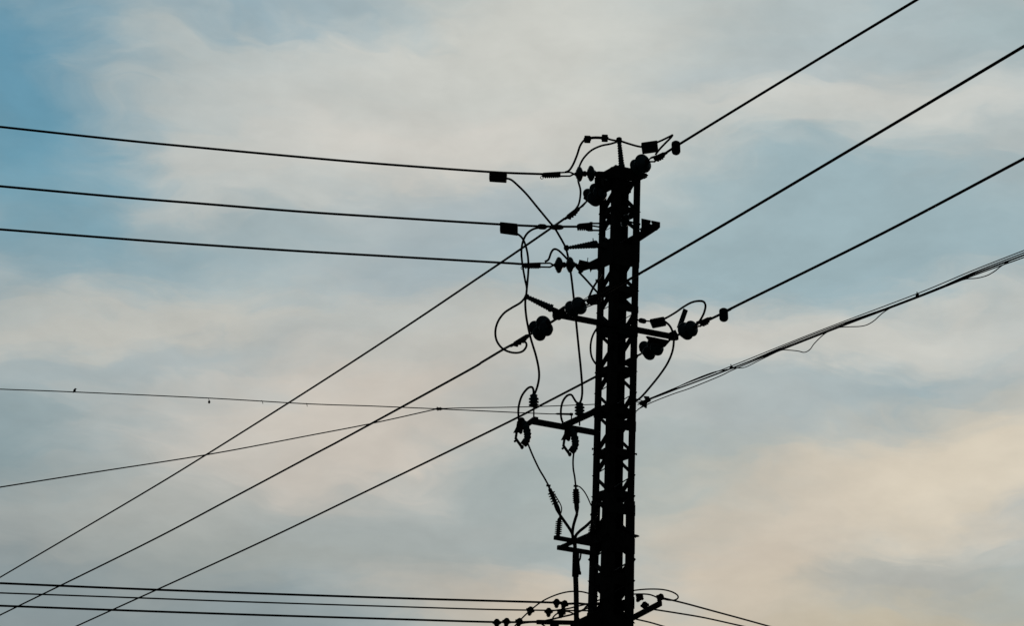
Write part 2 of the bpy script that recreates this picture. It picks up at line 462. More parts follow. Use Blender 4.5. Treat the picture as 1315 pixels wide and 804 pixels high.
wire('branch_wire', 'lowest of the three branch wires reaching the pole from the left edge', [(0, 294.5), (160, 307), (260, 314.3), (380, 322.2), (480, 328), (637, 337), (672, 339.2)], 30.6, 31.6, .0172, cg2, ext0=30)
cg3 = 'low voltage wires at the bottom left'
wire('low_voltage_wire', 'upper thick low voltage wire along the bottom left edge', [(0, 749.5), (160, 756.3), (320, 762.3), (520, 769), (660, 773), (712, 774.5)], 30.8, 31.5, .0150, cg3, ext0=30)
wire('low_voltage_wire', 'thinner low voltage wire, middle of the three at bottom left', [(0, 762), (180, 768.5), (330, 774), (520, 780), (640, 783.5), (760, 785)], 30.8, 31.7, .0105, cg3, ext0=30)
wire('low_voltage_wire', 'lowest low voltage wire at bottom left, ending at clustered connectors', [(0, 778.5), (160, 784.5), (320, 790), (500, 795.5), (635, 799.5), (690, 799)], 30.8, 31.3, .0145, cg3, ext0=30)
cg4 = 'low voltage wires dropping to the bottom right'
wire('service_wire', 'service wire sloping from the bracket knob to the bottom edge', [(853, 769), (880, 775.5), (915, 785), (950, 794.5), (986, 804.5)], 31.1, 34.5, .0125, cg4, ext1=20)
wire('service_wire', 'service wire leaving the bottom right bracket below its knob', [(835, 782.5), (870, 788), (905, 794), (950, 804)], 31.3, 34.0, .0115, cg4, ext1=20)
wire('service_wire', 'lowest short service wire beside the pole at the bottom edge', [(806, 793), (820, 796.5), (835, 800), (852, 805)], 31.9, 33.2, .0115, cg4, ext1=20)
# thin telephone wires
cg5 = 'thin telephone wires at the left'
wire('telephone_wire', 'thin telephone wire from the left edge where a small bird sits', [(0, 500), (95, 503.6), (268, 511.5), (394, 518.8), (480, 521.8), (565, 525.5), (690, 531.2), (716, 532)], 30.6, 31.5, .0072, cg5, ext0=30)
wire('telephone_wire', 'thin wire climbing from the left edge to the wire joint', [(0, 626), (120, 607), (270, 583.5), (400, 559), (480, 543.5), (563, 525)], 26.0, 31.3, .0078, cg5, ext0=25)
wire('telephone_wire', 'short thin wire from the wire joint to the pole side', [(563, 525), (600, 524), (650, 523.3), (700, 522), (769, 519.3)], 31.3, 31.9, .0068, cg5)

# bundled cables toward the right edge
cg6 = 'bundled cables rising to the right edge'
main = [(829, 515.5), (850, 506.5), (879, 496), (940, 473), (1009, 446), (1078, 419), (1178, 381), (1250, 352), (1315, 327.5)]
Yb0, Yb1 = 31.7, bY(830, 31.7, 1315)
def bundle(label, dy, r, alt=None):
    pp = alt or [(x, y + dy) for x, y in main]
    Y0 = bY(830, 31.7, pp[0][0]); Y1 = bY(830, 31.7, pp[-1][0])
    wire('bundled_cable', label, pp, Y0, Y1, r, cg6, ext1=14 if pp[-1][0] > 1310 else 0)
bundle('thickest cable in the middle of the bundle rising to the right edge', 0, .0102)
bundle('uppermost thin cable of the bundle rising to the right edge', 0, .0062, [(818, 517), (830, 513.5), (879, 493.5), (940, 470), (1048, 426.5), (1177, 377.5), (1250, 347), (1315, 321.5)])
bundle('cable bulging above the bundle close to the pole', 0, .0072, [(819, 520), (831, 514), (860, 502), (887, 489.5), (914, 479), (932, 475), (945, 471.5), (1009, 444), (1078, 417), (1178, 381.5), (1250, 350), (1315, 324.5)])
bundle('cable hanging lowest in the bundle close to the pole', 0, .0068, [(819, 526), (837, 517), (865, 506), (887, 498.5), (925, 483), (945, 473.5), (1009, 447.5), (1078, 420.5), (1178, 382.5), (1250, 354), (1315, 330.5)])
bundle('thin cable making a shallow droop under the bundle left of its loops', 0, .0060, [(820, 518), (850, 507.5), (915, 482), (940, 473.5), (956, 472), (975, 463), (1010, 446)])
bundle('slack cable loop under the bundle, the one nearest the pole', 0, .0062, [(985, 455.5), (1003, 450), (1010, 449.6), (1024, 450.8), (1033, 452.6), (1040, 449), (1046, 441), (1058, 429.5), (1070, 422.5)])
bundle('slack cable loop under the bundle, the middle one', 0, .0062, [(1060, 426), (1076, 421), (1090, 419.8), (1104, 419.3), (1114, 417), (1123, 411.5), (1130, 405), (1137, 399.5), (1150, 392)])
bundle('slack cable loop under the bundle near the right edge', 0, .0062, [(1225, 363.5), (1240, 358.5), (1254, 357.3), (1267, 354), (1277, 348.5), (1286, 341.5), (1298, 334)])
for x, y in ((939, 472), (1178, 379)):
    Yt = bY(830, 31.7, x); pq = P(x - 1.5, y + 1.5, Yt), P(x + 1.5, y - 1.5, Yt)
    b = MB().lathe(*pq, [(0, .012), (.3, .016), (.7, .016), (1, .012)], 10)
    b.beam(P(x, y, Yt), P(x - .5, y - 4, Yt), .012, .012)
    tag(b.build('cable_tie', DARK), 'small cable tie gripping the bundle ' + ('close to the pole' if x < 1000 else 'far from the pole, past the loops'), 'cable tie', 'cable ties on the bundled cables')
# anchor clamp of the bundle
bc = thing('anchor_clamp', P(828, 516, 31.7), 'small clamp with hooks where the bundled cables meet the pole side', 'clamp')
MB().beam(P(823, 519, 31.75), P(834, 513.5, 31.6), .05, .045).build('body', DARK, bc)
MB().prism([P(x, y, 31.62) for x, y in [(827, 509), (833, 509.5), (834, 514), (829, 513)]], .03, Bv).build('hook', DARK, bc)
MB().prism([P(x, y, 31.62) for x, y in [(826, 518), (830.5, 516), (830, 524.5), (826.5, 522)]], .03, Bv).build('hook', DARK, bc)
MB().tube(spline(path([(815, 512), (822, 514), (828, 516)], 31.9, 31.7)), .007).build('tie_rod', DARK, bc)
MB().tube(spline(path([(814, 531), (821, 525), (829, 518)], 31.9, 31.7)), .007).build('tie_rod', DARK, bc)

# ---------------------------------------------------------------- insulator strings
def disc(c, axis, r, parent, name='disc'):
    a = axis.normalized(); h = r * 1.05
    prof = [(-.35, .22), (-.12, .26), (-.1, .36), (.03, .40), (.08, .56), (.15, .74), (.25, .89), (.36, .97), (.47, 1), (.57, .985), (.66, .90), (.67, .78), (.72, .76), (.76, .60), (.84, .56), (.85, .34), (1.05, .18)]
    return MB().lathe(c - a * h * .5, c + a * h * .5, [(t, k * r) for t, k in prof], 28).build(name, GLASS, parent)
def twin(label, anchor, clampA, clampB, strings, px0, Y0, sgn, group):
    """a pair of disc strings: anchor on the pole side, dead-end clamp on the wire side"""
    yy = lambda x: bY(px0, Y0, x)
    root = thing('insulator_pair', P(*anchor, yy(anchor[0])), label, 'insulator', group)
    out = (P(*clampB, yy(clampB[0])) - P(*anchor, yy(anchor[0]))).normalized()
    firsts, lasts = [], []
    for st in strings:
        pts = [P(x, y, yy(x)) for x, y, r in st]
        ax = out
        for p, (x, y, r) in zip(pts, st): disc(p, ax * 1, r * PX * 1.13, root)
        a, b = pts[0] - ax * .12, pts[-1] + ax * .10
        MB().tube([a, b], .014, 8).build('pin', DARK, root)
        firsts.append(a); lasts.append(b)
    MB().beam(firsts[0] + (firsts[0] - firsts[1]) * .15, firsts[1] + (firsts[1] - firsts[0]) * .15, .03, .06, out).build('yoke_plate', DARK, root)
    MB().beam(lasts[0] + (lasts[0] - lasts[1]) * .15, lasts[1] + (lasts[1] - lasts[0]) * .15, .03, .06, out).build('yoke_plate', DARK, root)
    an = P(*anchor, yy(anchor[0])); mid0 = (firsts[0] + firsts[1]) / 2; mid1 = (lasts[0] + lasts[1]) / 2
    MB().tube([an, mid0], .018, 8).build('shackle', DARK, root)
    cA, cB = P(*clampA, yy(clampA[0])), P(*clampB, yy(clampB[0]))
    d = (cB - cA).normalized(); side = d.cross(UP).normalized(); upn = side.cross(d)
    if upn.z < 0: upn = -upn
    fk = MB()
    for s in (-1, 1):
        fk.beam(mid1, cA + upn * (s * .022) + side * (s * .03), .014, .022)
        fk.beam(cA + upn * (s * .022) + side * (s * .03), cA.lerp(cB, .6) + upn * (s * .015), .014, .03)
    fk.build('fork', DARK, root)
    cb = MB()
    cb.lathe(cA.lerp(cB, .15), cB, [(0, .022), (.12, .036), (.75, .033), (.78, .026), (1, .020)], 10)
    cb.beam(cA.lerp(cB, .3) - upn * .03, cA.lerp(cB, .8) - upn * .03, .04, .03)
    for t in (.4, .55, .7): cb.lathe(cA.lerp(cB, t) - upn * .03, cA.lerp(cB, t) - upn * .065, [(0, .012), (.6, .012), (.62, .018), (1, .018)], 8)
    cb.build('wedge_clamp', DARK, root)
    return root
ig = 'pairs of disc insulators along the slanting line'
twin('teal pair of disc insulators hanging below the pole head on its left side', (775, 240), (747, 265), (725.5, 281),
     [[(765, 243.8, 8.2), (756.2, 250, 7.8)], [(770.5, 248, 9), (763.2, 255.5, 9.4)]], 752, 32.3, 1, ig)
twin('pair of disc insulators at the left crossarm tip with wire going down left', (717, 408), (683, 428.5), (656, 444.5),
     [[(698, 416, 9.6), (687.6, 421.4, 8.6)], [(701, 422, 9), (692.5, 428.6, 8.6)]], 717, 31.3, 1, ig)
twin('pair of disc insulators slung under the right crossarm beside the pole', (856, 438), (821, 456), (800, 469),
     [[(840, 443, 9.2), (828, 446.5, 7.9)], [(843.5, 447.5, 8.8), (833.5, 453.5, 8.6)]], 856, 32.1, 1, ig)
twin('pair of disc insulators at pole head facing the topmost slanting wire', (808, 222), (838, 205), (856, 196),
     [[(816.5, 212.5, 7.6), (825.2, 208.5, 10)], [(819, 216, 7.6), (827, 211.5, 9.4)]], 808, 31.75, -1, ig)
twin('pair of disc insulators standing above the left crossarm between arm tip and pole', (722, 403), (752, 389), (770, 380),
     [[(733.4, 395.2, 7.8), (743.2, 391.5, 9)], [(736, 399, 7.6), (744.6, 394, 8.8)]], 722, 31.3, -1, ig)
twin('pair of disc insulators at the right crossarm tip below the loop', (868, 431), (897, 416.5), (913, 408.5),
     [[(880, 424.5, 9.6), (888, 421, 8.4)], [(882, 427, 8.8), (888.5, 423.5, 8)]], 868, 32.1, -1, ig)
# single strings of the branch line
def single(label, discs, anchor, cA, cB, Y0, Y1, group, hook=True):
    yy = lambda x: Y0 + (Y1 - Y0) * (x - anchor[0]) / (cB[0] - anchor[0])
    Q = lambda x, y: P(x, y, yy(x))
    root = thing('insulator_string', Q(*anchor), label, 'insulator', group)
    an, a, b = Q(*anchor), Q(*cA), Q(*cB)
    for x, y, r in discs: disc(Q(x, y), (b - a), r * PX, root)
    x0, y0, _ = discs[0]; x1, y1, _ = discs[-1]
    MB().tube([an, Q(x0, y0), Q(x1, y1), a], .017, 8).build('pin', DARK, root)
    MB().beam(an, Q(x0, y0).lerp(an, .55), .05, .07).build('shackle', DARK, root)
    MB().lathe(Q((x0 + x1) / 2 + 2, (y0 + y1) / 2), Q((x0 + x1) / 2 - 2, (y0 + y1) / 2), [(0, .03), (.2, .042), (.8, .042), (1, .03)], 12).build('cap', DARK, root)
    fk = MB()
    m1 = a.lerp(b, .42)
    for s in (-1, 1):
        o = UP * (s * .03)
        fk.beam(a, a.lerp(b, .12) + o, .014, .024); fk.beam(a.lerp(b, .12) + o, m1 + o * .9, .014, .022)
    fk.build('fork', DARK, root)
    wb = MB()
    wb.prism([m1 + UP * .035, a.lerp(b, .95) + UP * .025, b + UP * .018, b - UP * .03, a.lerp(b, .9) - UP * .034, m1 - UP * .038], .05, Vector((.1, 1, 0)))
    for k in range(7):
        c0 = a.lerp(b, .5 + .065 * k) - UP * .03
        wb.lathe(c0, c0 - UP * .022, [(0, .010), (.5, .010), (.52, .013), (1, .010)], 6)
    wb.build('wedge_clamp', DARK, root)
    if hook:
        MB().tube([b - UP * .02 + Vector((.022 * math.cos(t), 0, -.022 + .022 * math.sin(t))) for t in [k * math.pi / 6 for k in range(13)]], .005, 6).build('ring', DARK, root)
    return root
sg = 'single disc strings of the branch line'
single('two teal discs seen edge on at the left of the pole head', [(758.4, 222.6, 10.4), (743.6, 223.4, 10)], (776, 223.5), (737, 223.3), (696, 224.3), 31.75, 31.65, sg)
single('two dark discs seen edge on, nearest above the left crossarm', [(731.6, 340, 10.2), (717.2, 340.4, 10.4)], (772, 341), (711, 340.5), (671, 340.5), 31.75, 31.55, sg)
# third branch string: the discs sit inside the lattice, the ribbed clamp shows at the left
r3 = thing('insulator_string', P(775, 291, 31.95), 'ribbed black dead end clamp with open fork touching the pole left side', 'insulator', sg)
MB().beam(P(758, 286.8, 31.9), P(776, 286.8, 31.98), .014, .024).build('fork', DARK, r3)
MB().beam(P(757, 295.6, 31.9), P(776, 296, 31.98), .014, .024).build('fork', DARK, r3)
MB().beam(P(760, 289.8, 31.9), P(778, 292.6, 31.98), .014, .022).build('fork', DARK, r3)
wb = MB(); wb.prism([P(x, y, 31.88) for x, y in [(741, 289), (744, 287.5), (757, 286.3), (757.5, 285.5), (761, 285.5), (761, 296.5), (755, 296.5), (751, 294), (741, 294)]], .05, Vector((.1, 1, 0)))
for k in range(5): 
    c0 = P(742.5 + 2.6 * k, 293.6, 31.88); wb.lathe(c0, c0 - UP * .03, [(0, .010), (.5, .010), (.52, .013), (1, .010)], 6)
wb.build('wedge_clamp', DARK, r3)
for x, y in ((789, 284), (803, 283.5)):
    disc(P(x, y, 32.0), A, .1, r3)
MB().tube([P(776, 291, 31.98), P(789, 284, 32.0), P(803, 283.5, 32.0), P(822, 288, 32.1)], .016, 8).build('pin', DARK, r3)
# clamp shapes between the lower branch string and the pole
hw = thing('strain_bracket', P(760, 342, 31.8), 'jagged bolted bracket joining the lower edge on discs to the pole', 'bracket')
MB().prism([P(x, y, 31.8) for x, y in [(744, 334), (753, 336), (757, 337), (771, 330), (771, 345), (760, 346), (758, 349.5), (757, 345), (750, 347), (745, 350), (741, 345)]], .05, Vector((.1, 1, 0))).build('plate', DARK, hw)
MB().beam(P(754, 338, 31.75), P(755, 331, 31.75), .012, .012).build('bolt', DARK, hw)
MB().beam(P(740.5, 342, 31.7), P(747.5, 350, 31.7), .03, .05).build('clevis', DARK, hw)

# ---------------------------------------------------------------- post insulators
def ribbed(p, q, r0, r1, n, amp, end=.0):
    prof = [(0, r0 * .9), (.02, r0 * 1.15), (.06, r0 * 1.15), (.065, r0)]
    for k in range(n):
        t0 = .08 + .80 * k / n; dt = .80 / n
        r = r0 + (r1 - r0) * (k / max(n - 1, 1))
        prof += [(t0, r), (t0 + dt * .35, r), (t0 + dt * .5, r + amp), (t0 + dt * .72, r + amp * .9), (t0 + dt * .8, r)]
    prof += [(.89, r1), (.9, r1 * 1.25), (1, r1 * 1.25)]
    return MB().lathe(p, q, prof, 18)
pg = 'slim ribbed post insulators holding jumper wires'
def post(label, a, b, Ya, Yb, r0, r1, n, amp, extra=None):
    p, q = P(*a, Ya), P(*b, Yb)
    root = thing('post_insulator', q, label, 'insulator', pg)
    ribbed(p, q, r0, r1, n, amp).build('ribbed_body', GLASS, root)
    d = (q - p).normalized()
    MB().lathe(p - d * .03, p + d * .03, [(0, .03), (.2, .042), (.8, .042), (1, .03)], 12).build('wire_head', DARK, root)
    MB().tube([q, q + d * .07], .012, 8).build('stud', DARK, root)
    if extra: MB().beam(P(*extra[0], Yb), P(*extra[1], Yb), .014, .014).build('bolt', DARK, root)
    return root
post('upright ribbed post insulator on top of the pole head', (795, 179), (798.5, 215), 31.7, 31.7, .027, .038, 9, .008)
post('level ribbed post insulator pointing left between the two sets of edge on discs', (727.5, 318.3), (765.5, 313.6), 31.6, 31.85, .02, .046, 9, .008, ((762, 311), (761.5, 306)))
post('slanting ribbed post insulator rising left from the left crossarm tip', (676, 381), (709, 396.5), 31.2, 31.25, .03, .046, 8, .009)
MBx = MB().beam(P(765, 316.5, 31.85), P(775, 319, 31.95), .03, .03); MBx.build('stub_bracket', STEEL, pole)
MB().prism([P(x, y, 31.25) for x, y in [(706, 393), (716, 397), (715, 403), (706, 399)]], .03, Bv).build('stub_bracket', STEEL, pole)
# squat pin insulators above the cable arm
qg = 'squat pin insulators above the switch arm'
def pin(label, x, y0, y1, ypin, Yv):
    p, q = P(x, y1, Yv), P(x, y0, Yv)
    root = thing('pin_insulator', P(x, ypin, Yv), label, 'insulator', qg)
    prof = [(0, .05)]
    for k in range(3):
        t = .05 + .24 * k
        prof += [(t, .05), (t + .03, .072), (t + .11, .070), (t + .13, .050)]
    prof += [(.80, .05), (.84, .058), (.92, .05), (.96, .03), (1, .028)]
    MB().lathe(p, q, prof, 22).build('body', GLASS, root)
    MB().tube([P(x, ypin, Yv), P(x, y1 - .5, Yv)], .011, 8).build('pin', DARK, root)
pin('squat pin insulator at the outer end of the switch arm', 685.5, 506, 522.5, 537, 31.2)
pin('squat pin insulator on the switch arm close to the pole', 744.3, 517, 533.5, 547, 31.55)

# ---------------------------------------------------------------- fuse cutouts
fg = 'fuse cutouts hanging from the switch arm'
def cutout(label, dx, dy, Yv):
    q = lambda x, y, o=0: P(x + dx, y + dy, Yv + o)
    root = thing('fuse_cutout', q(677, 546), label, 'fuse switch', fg)
    pts = spline([q(669.5, 540), q(674, 546), q(677, 555), q(677.5, 562), q(675.5, 570)], 5)
    MB().tube(pts, lambda t: .040 + .012 * math.sin(t * math.pi) + .007 * math.sin(t * 44), 16).build('insulator_body', GLASS, root)
    MB().ball(q(669.8, 540.5), .048).build('top_cap', DARK, root)
    MB().prism([q(x, y) for x, y in [(665, 541), (672, 545), (669.5, 557.5), (667, 555.5), (660, 556), (664, 548)]], .05, Bv).build('top_contact', DARK, root)
    MB().tube([q(663.5, 555), q(662.2, 564)], .018, 10).build('fuse_tube', POLY, root)
    MB().tube([q(662, 563), q(670.5, 575)], .020, 10).build('fuse_tube', POLY, root)
    MB().ball(q(661.2, 567), .017).build('pull_ring', DARK, root)
    MB().ball(q(670.4, 574.5), .026, stretch=1.2).build('hinge', DARK, root)
    MB().prism([q(x, y) for x, y in [(669, 569), (673, 563), (678, 564), (678, 571), (675.5, 574), (672, 571)]], .04, Bv).build('bottom_contact', DARK, root)
    MB().beam(q(674, 548), q(684, 541.5), .05, .055).build('mount_bracket', DARK, root)
cutout('fuse cutout at the outer tip of the switch arm', 0, 0, 31.1)
cutout('fuse cutout under the middle of the switch arm close to the pole', 61.3, 9.3, 31.35)

# ---------------------------------------------------------------- cable terminations and arresters
tg = 'ribbed cable terminations above the riser pipe'
def term(label, a, b, cable, Yv, n=5, r=.027, amp=.028):
    p, q = P(*a, Yv), P(*b, Yv)
    root = thing('cable_termination', p, label, 'cable end', tg)
    prof = [(0, .014), (.10, .016), (.12, r)]
    for k in range(n):
        t = .2 + .42 * k / n; dt = .42 / n
        prof += [(t, r), (t + dt * .4, r), (t + dt * .5, r + amp), (t + dt * .68, r + amp * .9), (t + dt * .75, r)]
    prof += [(.66, .034), (.8, .034), (1, .017)]
    MB().lathe(p, q, prof, 16).build('shed_sleeve', POLY, root)
    MB().beam(p + Vector((-.03, 0, .0)), p + Vector((.03, 0, 0)), .03, .025).build('lug', DARK, root)
    pts = spline([q] + path(cable, Yv, 31.35), 6)
    MB().tube(pts, .021, 10).build('cable_core', RUB, root)
term('slanting cable end, outermost of the ribbed terminations', (704.3, 624), (719.5, 662.5), [(727, 673), (733.5, 683), (736.5, 692), (738, 704)], 31.15)
term('upright cable end in the middle with stubby ribs beside the pole', (739.3, 624.5), (741, 660), [(736.5, 675), (735.2, 686), (736.5, 696), (739, 706)], 31.45, 6, .040, .014)
ct = thing('cable_termination', P(764, 660, 31.9), 'cable end half hidden at the pole edge, its cable curving down left', 'cable end', tg)
MB().lathe(P(768, 645, 31.95), P(760, 670, 31.85), [(0, .014), (.2, .03), (.3, .055), (.34, .03), (.5, .055), (.54, .03), (.7, .055), (.74, .03), (1, .02)], 14).build('shed_sleeve', POLY, ct)
MB().tube(spline(path([(760, 669), (752, 676.5), (744, 683), (739, 690), (739, 704)], 31.85, 31.35), 6), .021, 10).build('cable_core', RUB, ct)
ag = 'slim surge arresters on the cable arm'
def arrester(label, x, y0, y1, Yv):
    root = thing('surge_arrester', P(x - 1, y1, Yv), label, 'surge arrester', ag)
    p, q = P(x - 1.6, y1, Yv), P(x + .6, y0, Yv)
    prof = [(0, .03), (.06, .03)]
    for k in range(7):
        t = .1 + .72 * k / 7; dt = .72 / 7
        prof += [(t, .027), (t + dt * .35, .027), (t + dt * .5, .052), (t + dt * .65, .050), (t + dt * .75, .027)]
    prof += [(.86, .03), (.92, .026), (1, .012)]
    MB().lathe(p, q, prof, 16).build('shed_body', POLY, root)
    MB().lathe(q, q + UP * .05, [(0, .008), (1, .008)], 8).build('stud', DARK, root)
arrester('surge arrester standing at the outer end of the lower cable arm', 718, 665, 689.5, 31.3)
arrester('surge arrester on the lower cable arm tucked against the pole', 760.5, 672, 692, 31.75)
# riser
rz = P(739.5, 716, 31.35)
rb = P(740.3, 804, 31.35)
rs = thing('cable_riser', Vector((rb.x, rb.y, 0)), 'thick vertical cable riser running down beside the pole from the terminations', 'cable riser')
MB().tube([rz + UP * .12, rz - UP * .27], .047, 14).build('boot', POLY, rs)
MB().tube([rz - UP * .2, P(740, 765, 31.35), rb, Vector((rb.x, rb.y, -.1))], .036, 14).build('pipe', PLAST, rs)
MB().tube(spline(path([(746, 711), (745, 718), (743.2, 722), (744, 730), (744.7, 737.5)], 31.3), 5), .012, 8).build('earth_wire', RUB, rs)
MB().lathe(P(744.4, 734, 31.3), P(744.6, 738.5, 31.3), [(0, .014), (.3, .02), (1, .02)], 8).build('earth_lug', DARK, rs)
MB().tube(path([(741.5, 711), (740.5, 725)], 31.3), .014, 8).build('earth_wire', RUB, rs)

# ---------------------------------------------------------------- jumper wires
jg = 'jumper wires round the pole'
RJ = .0160
def jump(label, pp, Y0, Y1=None, r=RJ): return wire('jumper_wire', label, pp, Y0, Y1, r, jg, k=6)
jump('arched jumper at the pole head, the taller outer arc carrying two connectors', [(726, 221), (731, 218.5), (736, 211), (741, 199), (745, 187), (750, 180), (755, 177.3), (765, 176.4), (777, 177.3), (786, 179.5), (795, 181)], 31.6, 31.68)
jump('arched jumper at the pole head, the inner arc that drops behind the edge on discs', [(794, 181.5), (784, 184.5), (772, 187), (760, 192.5), (751, 201), (745.5, 210), (741.8, 222), (742.5, 232), (745.3, 243), (745.2, 252), (743.2, 262), (739, 269)], 31.8, 32.2)
jump('jumper from the top post insulator to the slanted connector box', [(796, 180.5), (808, 184.5), (820, 187.8), (830, 189)], 31.7, 31.6)
jump('kinked jumper loop with a sharp tip above the topmost slanting wire', [(844, 182.5), (852, 179), (862, 174), (863.5, 173.2), (861.5, 176.5), (854, 184), (847, 191.5), (842, 198)], 31.6, 31.35)
jump('long jumper from the upper connector box across the wires to the level post insulator', [(648, 228.5), (656, 230.5), (664, 237), (676, 249), (690, 266), (704, 283), (712, 292.5), (719, 304), (724.5, 314), (727, 320)], 31.1, 31.55)
jump('long jumper dropping from the level post insulator to the inner pin insulator', [(727, 319), (729.5, 330), (733.2, 352), (736.5, 380), (739.5, 410), (743, 445), (746, 475), (747.7, 500), (746.8, 512), (744.5, 518)], 31.75, 31.55)
jump('jumper bowing left from the middle branch wire down to the slanting post insulator', [(704, 291), (694, 292), (684, 294.5), (676, 301), (671, 312), (669.6, 325), (671, 340), (674, 358), (676.4, 370), (675.5, 381)], 31.5, 31.2)
jump('jumper bowing right from the lower connector box to the slanting post insulator', [(660, 299), (666, 301.3), (671.5, 307), (675.5, 317), (678, 330), (678.6, 345), (677.4, 362), (676.2, 374), (675.5, 381)], 31.0, 31.2)
jump('jumper falling from the slanting post insulator to the outer pin insulator', [(674.8, 381), (674.6, 393), (676, 408), (679, 424), (682.5, 438), (688, 456), (691.5, 472), (692.3, 484), (690.5, 495), (687.5, 504), (685.8, 508)], 31.2, 31.2)
jump('big open jumper loop left of the insulator pair with a curl under the wire clamp', [(674.5, 382), (668, 389), (657, 395.5), (647, 402.5), (639.5, 413), (636.2, 425), (637.6, 437), (644, 446.5), (653, 451.7), (663, 453.3), (671, 451.3), (675.5, 446), (675.8, 441), (672, 437.5)], 31.2, 31.6)
jump('small hooped jumper over the lower edge on discs', [(700, 336), (704.5, 333), (707.5, 325), (710.5, 320.5), (714, 320), (718.5, 322.5), (725, 329), (730, 334.5)], 31.6, 31.7)
jump('straight jumper slanting right down from the bolted bracket to the pole', [(743, 349), (752, 358.5), (760, 367.5), (772, 381)], 31.7, 31.9)
jump('short jumper slanting left down from the pole to the line clamp', [(772, 352), (767, 361), (762, 369), (757, 380)], 31.9, 31.5)
jump('bowed jumper bulging left out of the pole under the crossarm', [(770, 418), (765, 424), (760.5, 433), (758.4, 444), (759, 455), (762, 463), (768, 471)], 31.9, 31.95, .0145)
jump('jumper arching over the right crossarm end from the connector box to the line clamp', [(850, 411), (858, 407), (868, 401), (878, 394), (888, 388.5), (897, 386.6), (903.5, 387.6), (906, 393), (904, 402), (900, 410), (895.5, 417)], 32.0, 31.5)
jump('jumper hanging from the right connector box back to the pole side', [(854, 413), (860, 418.5), (864, 427), (865.3, 438), (863.3, 452), (857, 467), (847, 482), (835, 497), (824, 509.5), (816, 516)], 32.0, 31.95)
jump('short jumper between the pole side and the right connector box', [(816, 410), (824, 412), (833, 412.5), (840, 413)], 32.0, 32.0, .0115)
jump('hooped jumper from the outer pin insulator to the outer fuse cutout', [(684.8, 509), (685.2, 503), (684, 498.3), (681, 497.3), (676.5, 500), (670.5, 508), (667, 518), (665.6, 528), (666.3, 541)], 31.2, 31.1)
jump('hooped jumper from the inner pin insulator to the inner fuse cutout', [(743.5, 518.5), (740, 516.5), (737, 512), (734.5, 508), (731.5, 507), (727, 509.5), (722.5, 516.5), (720.4, 526), (720.6, 536), (723, 544)], 31.55, 31.4)
jump('lead from the outer fuse cutout down to the slanting cable end', [(677.5, 569), (684, 585), (692, 602), (699, 614), (704.5, 624)], 31.1, 31.15, .0125)
jump('lead from the inner fuse cutout down to the upright cable end', [(737.5, 577), (736, 590), (736.2, 602), (738, 613), (739.4, 625)], 31.35, 31.45, .0125)
jump('thin earth lead bowing right beside the slanting cable end', [(705.5, 626), (711, 634), (717, 643), (720.8, 651), (721, 657), (719, 663), (718.3, 667)], 31.2, 31.3, .008)
jump('thin earth lead arching right from the upright cable end to the pole', [(739.5, 624), (745, 626), (750.5, 632), (755, 640), (759, 649), (766, 660)], 31.45, 31.9, .009)
lg = 'low voltage jumpers at the pole foot of the view'
def lj(label, pp, Y0, Y1=None, r=.0105): return wire('low_voltage_jumper', label, pp, Y0, Y1, r, lg, k=6)
lj('tall low voltage arc linking the bottom and upper wires behind the riser', [(660, 806), (668, 797), (681, 784.5), (696, 773), (712, 765.3), (727, 761), (740, 760), (752, 761.5), (768, 767)], 31.2, 31.9)
lj('low voltage jumper rising right from the inner connectors toward the riser', [(704, 786), (716, 784), (730, 782), (740, 779.5), (755, 776), (770, 771)], 31.3, 31.9)
lj('thick low voltage jumper between the upper connectors and the pole', [(714, 775), (728, 776), (742, 775.5), (755, 776.5), (772, 775)], 31.45, 31.9, .016)
lj('low voltage jumper curling down from the inner connectors to the bottom edge', [(722, 787.5), (716, 788.5), (711.5, 792), (709, 797), (709, 806)], 31.4, 31.3)
lj('low voltage jumper sweeping up from the lowest wire to the riser', [(667, 799.5), (690, 799.3), (706, 796.5), (722, 792.7), (736, 789.3), (752, 782.5), (770, 776)], 31.25, 31.9, .0125)
lj('short low voltage jumper bowed between inner connector and riser', [(721, 786), (729, 786), (735, 788), (739, 791.5), (744, 795)], 31.4, 31.5)
lj('low voltage tail bending down at the bottom edge left of the connectors', [(663, 806), (668, 802), (680, 800), (692, 800.5), (700, 805)], 31.2, 31.2)
lj('long flat loop at the bottom right curling back to the bracket knob', [(806, 760.5), (818, 758.3), (834, 757.1), (850, 757.6), (862, 760.3), (869.5, 764.5), (870.6, 768.5), (866, 771.3), (858, 771.2), (851, 769.5)], 31.9, 31.1)
lj('short arched jumper inside the flat loop at the bottom right', [(806, 764), (820, 763.4), (832, 763.8), (839, 765.7), (845, 768.5)], 31.9, 31.2)
lj('wavy low voltage jumper between riser and pole near the bottom edge', [(744, 786), (750, 783), (753, 779.5), (758, 778), (764, 782), (770, 780)], 31.5, 31.9, .014)

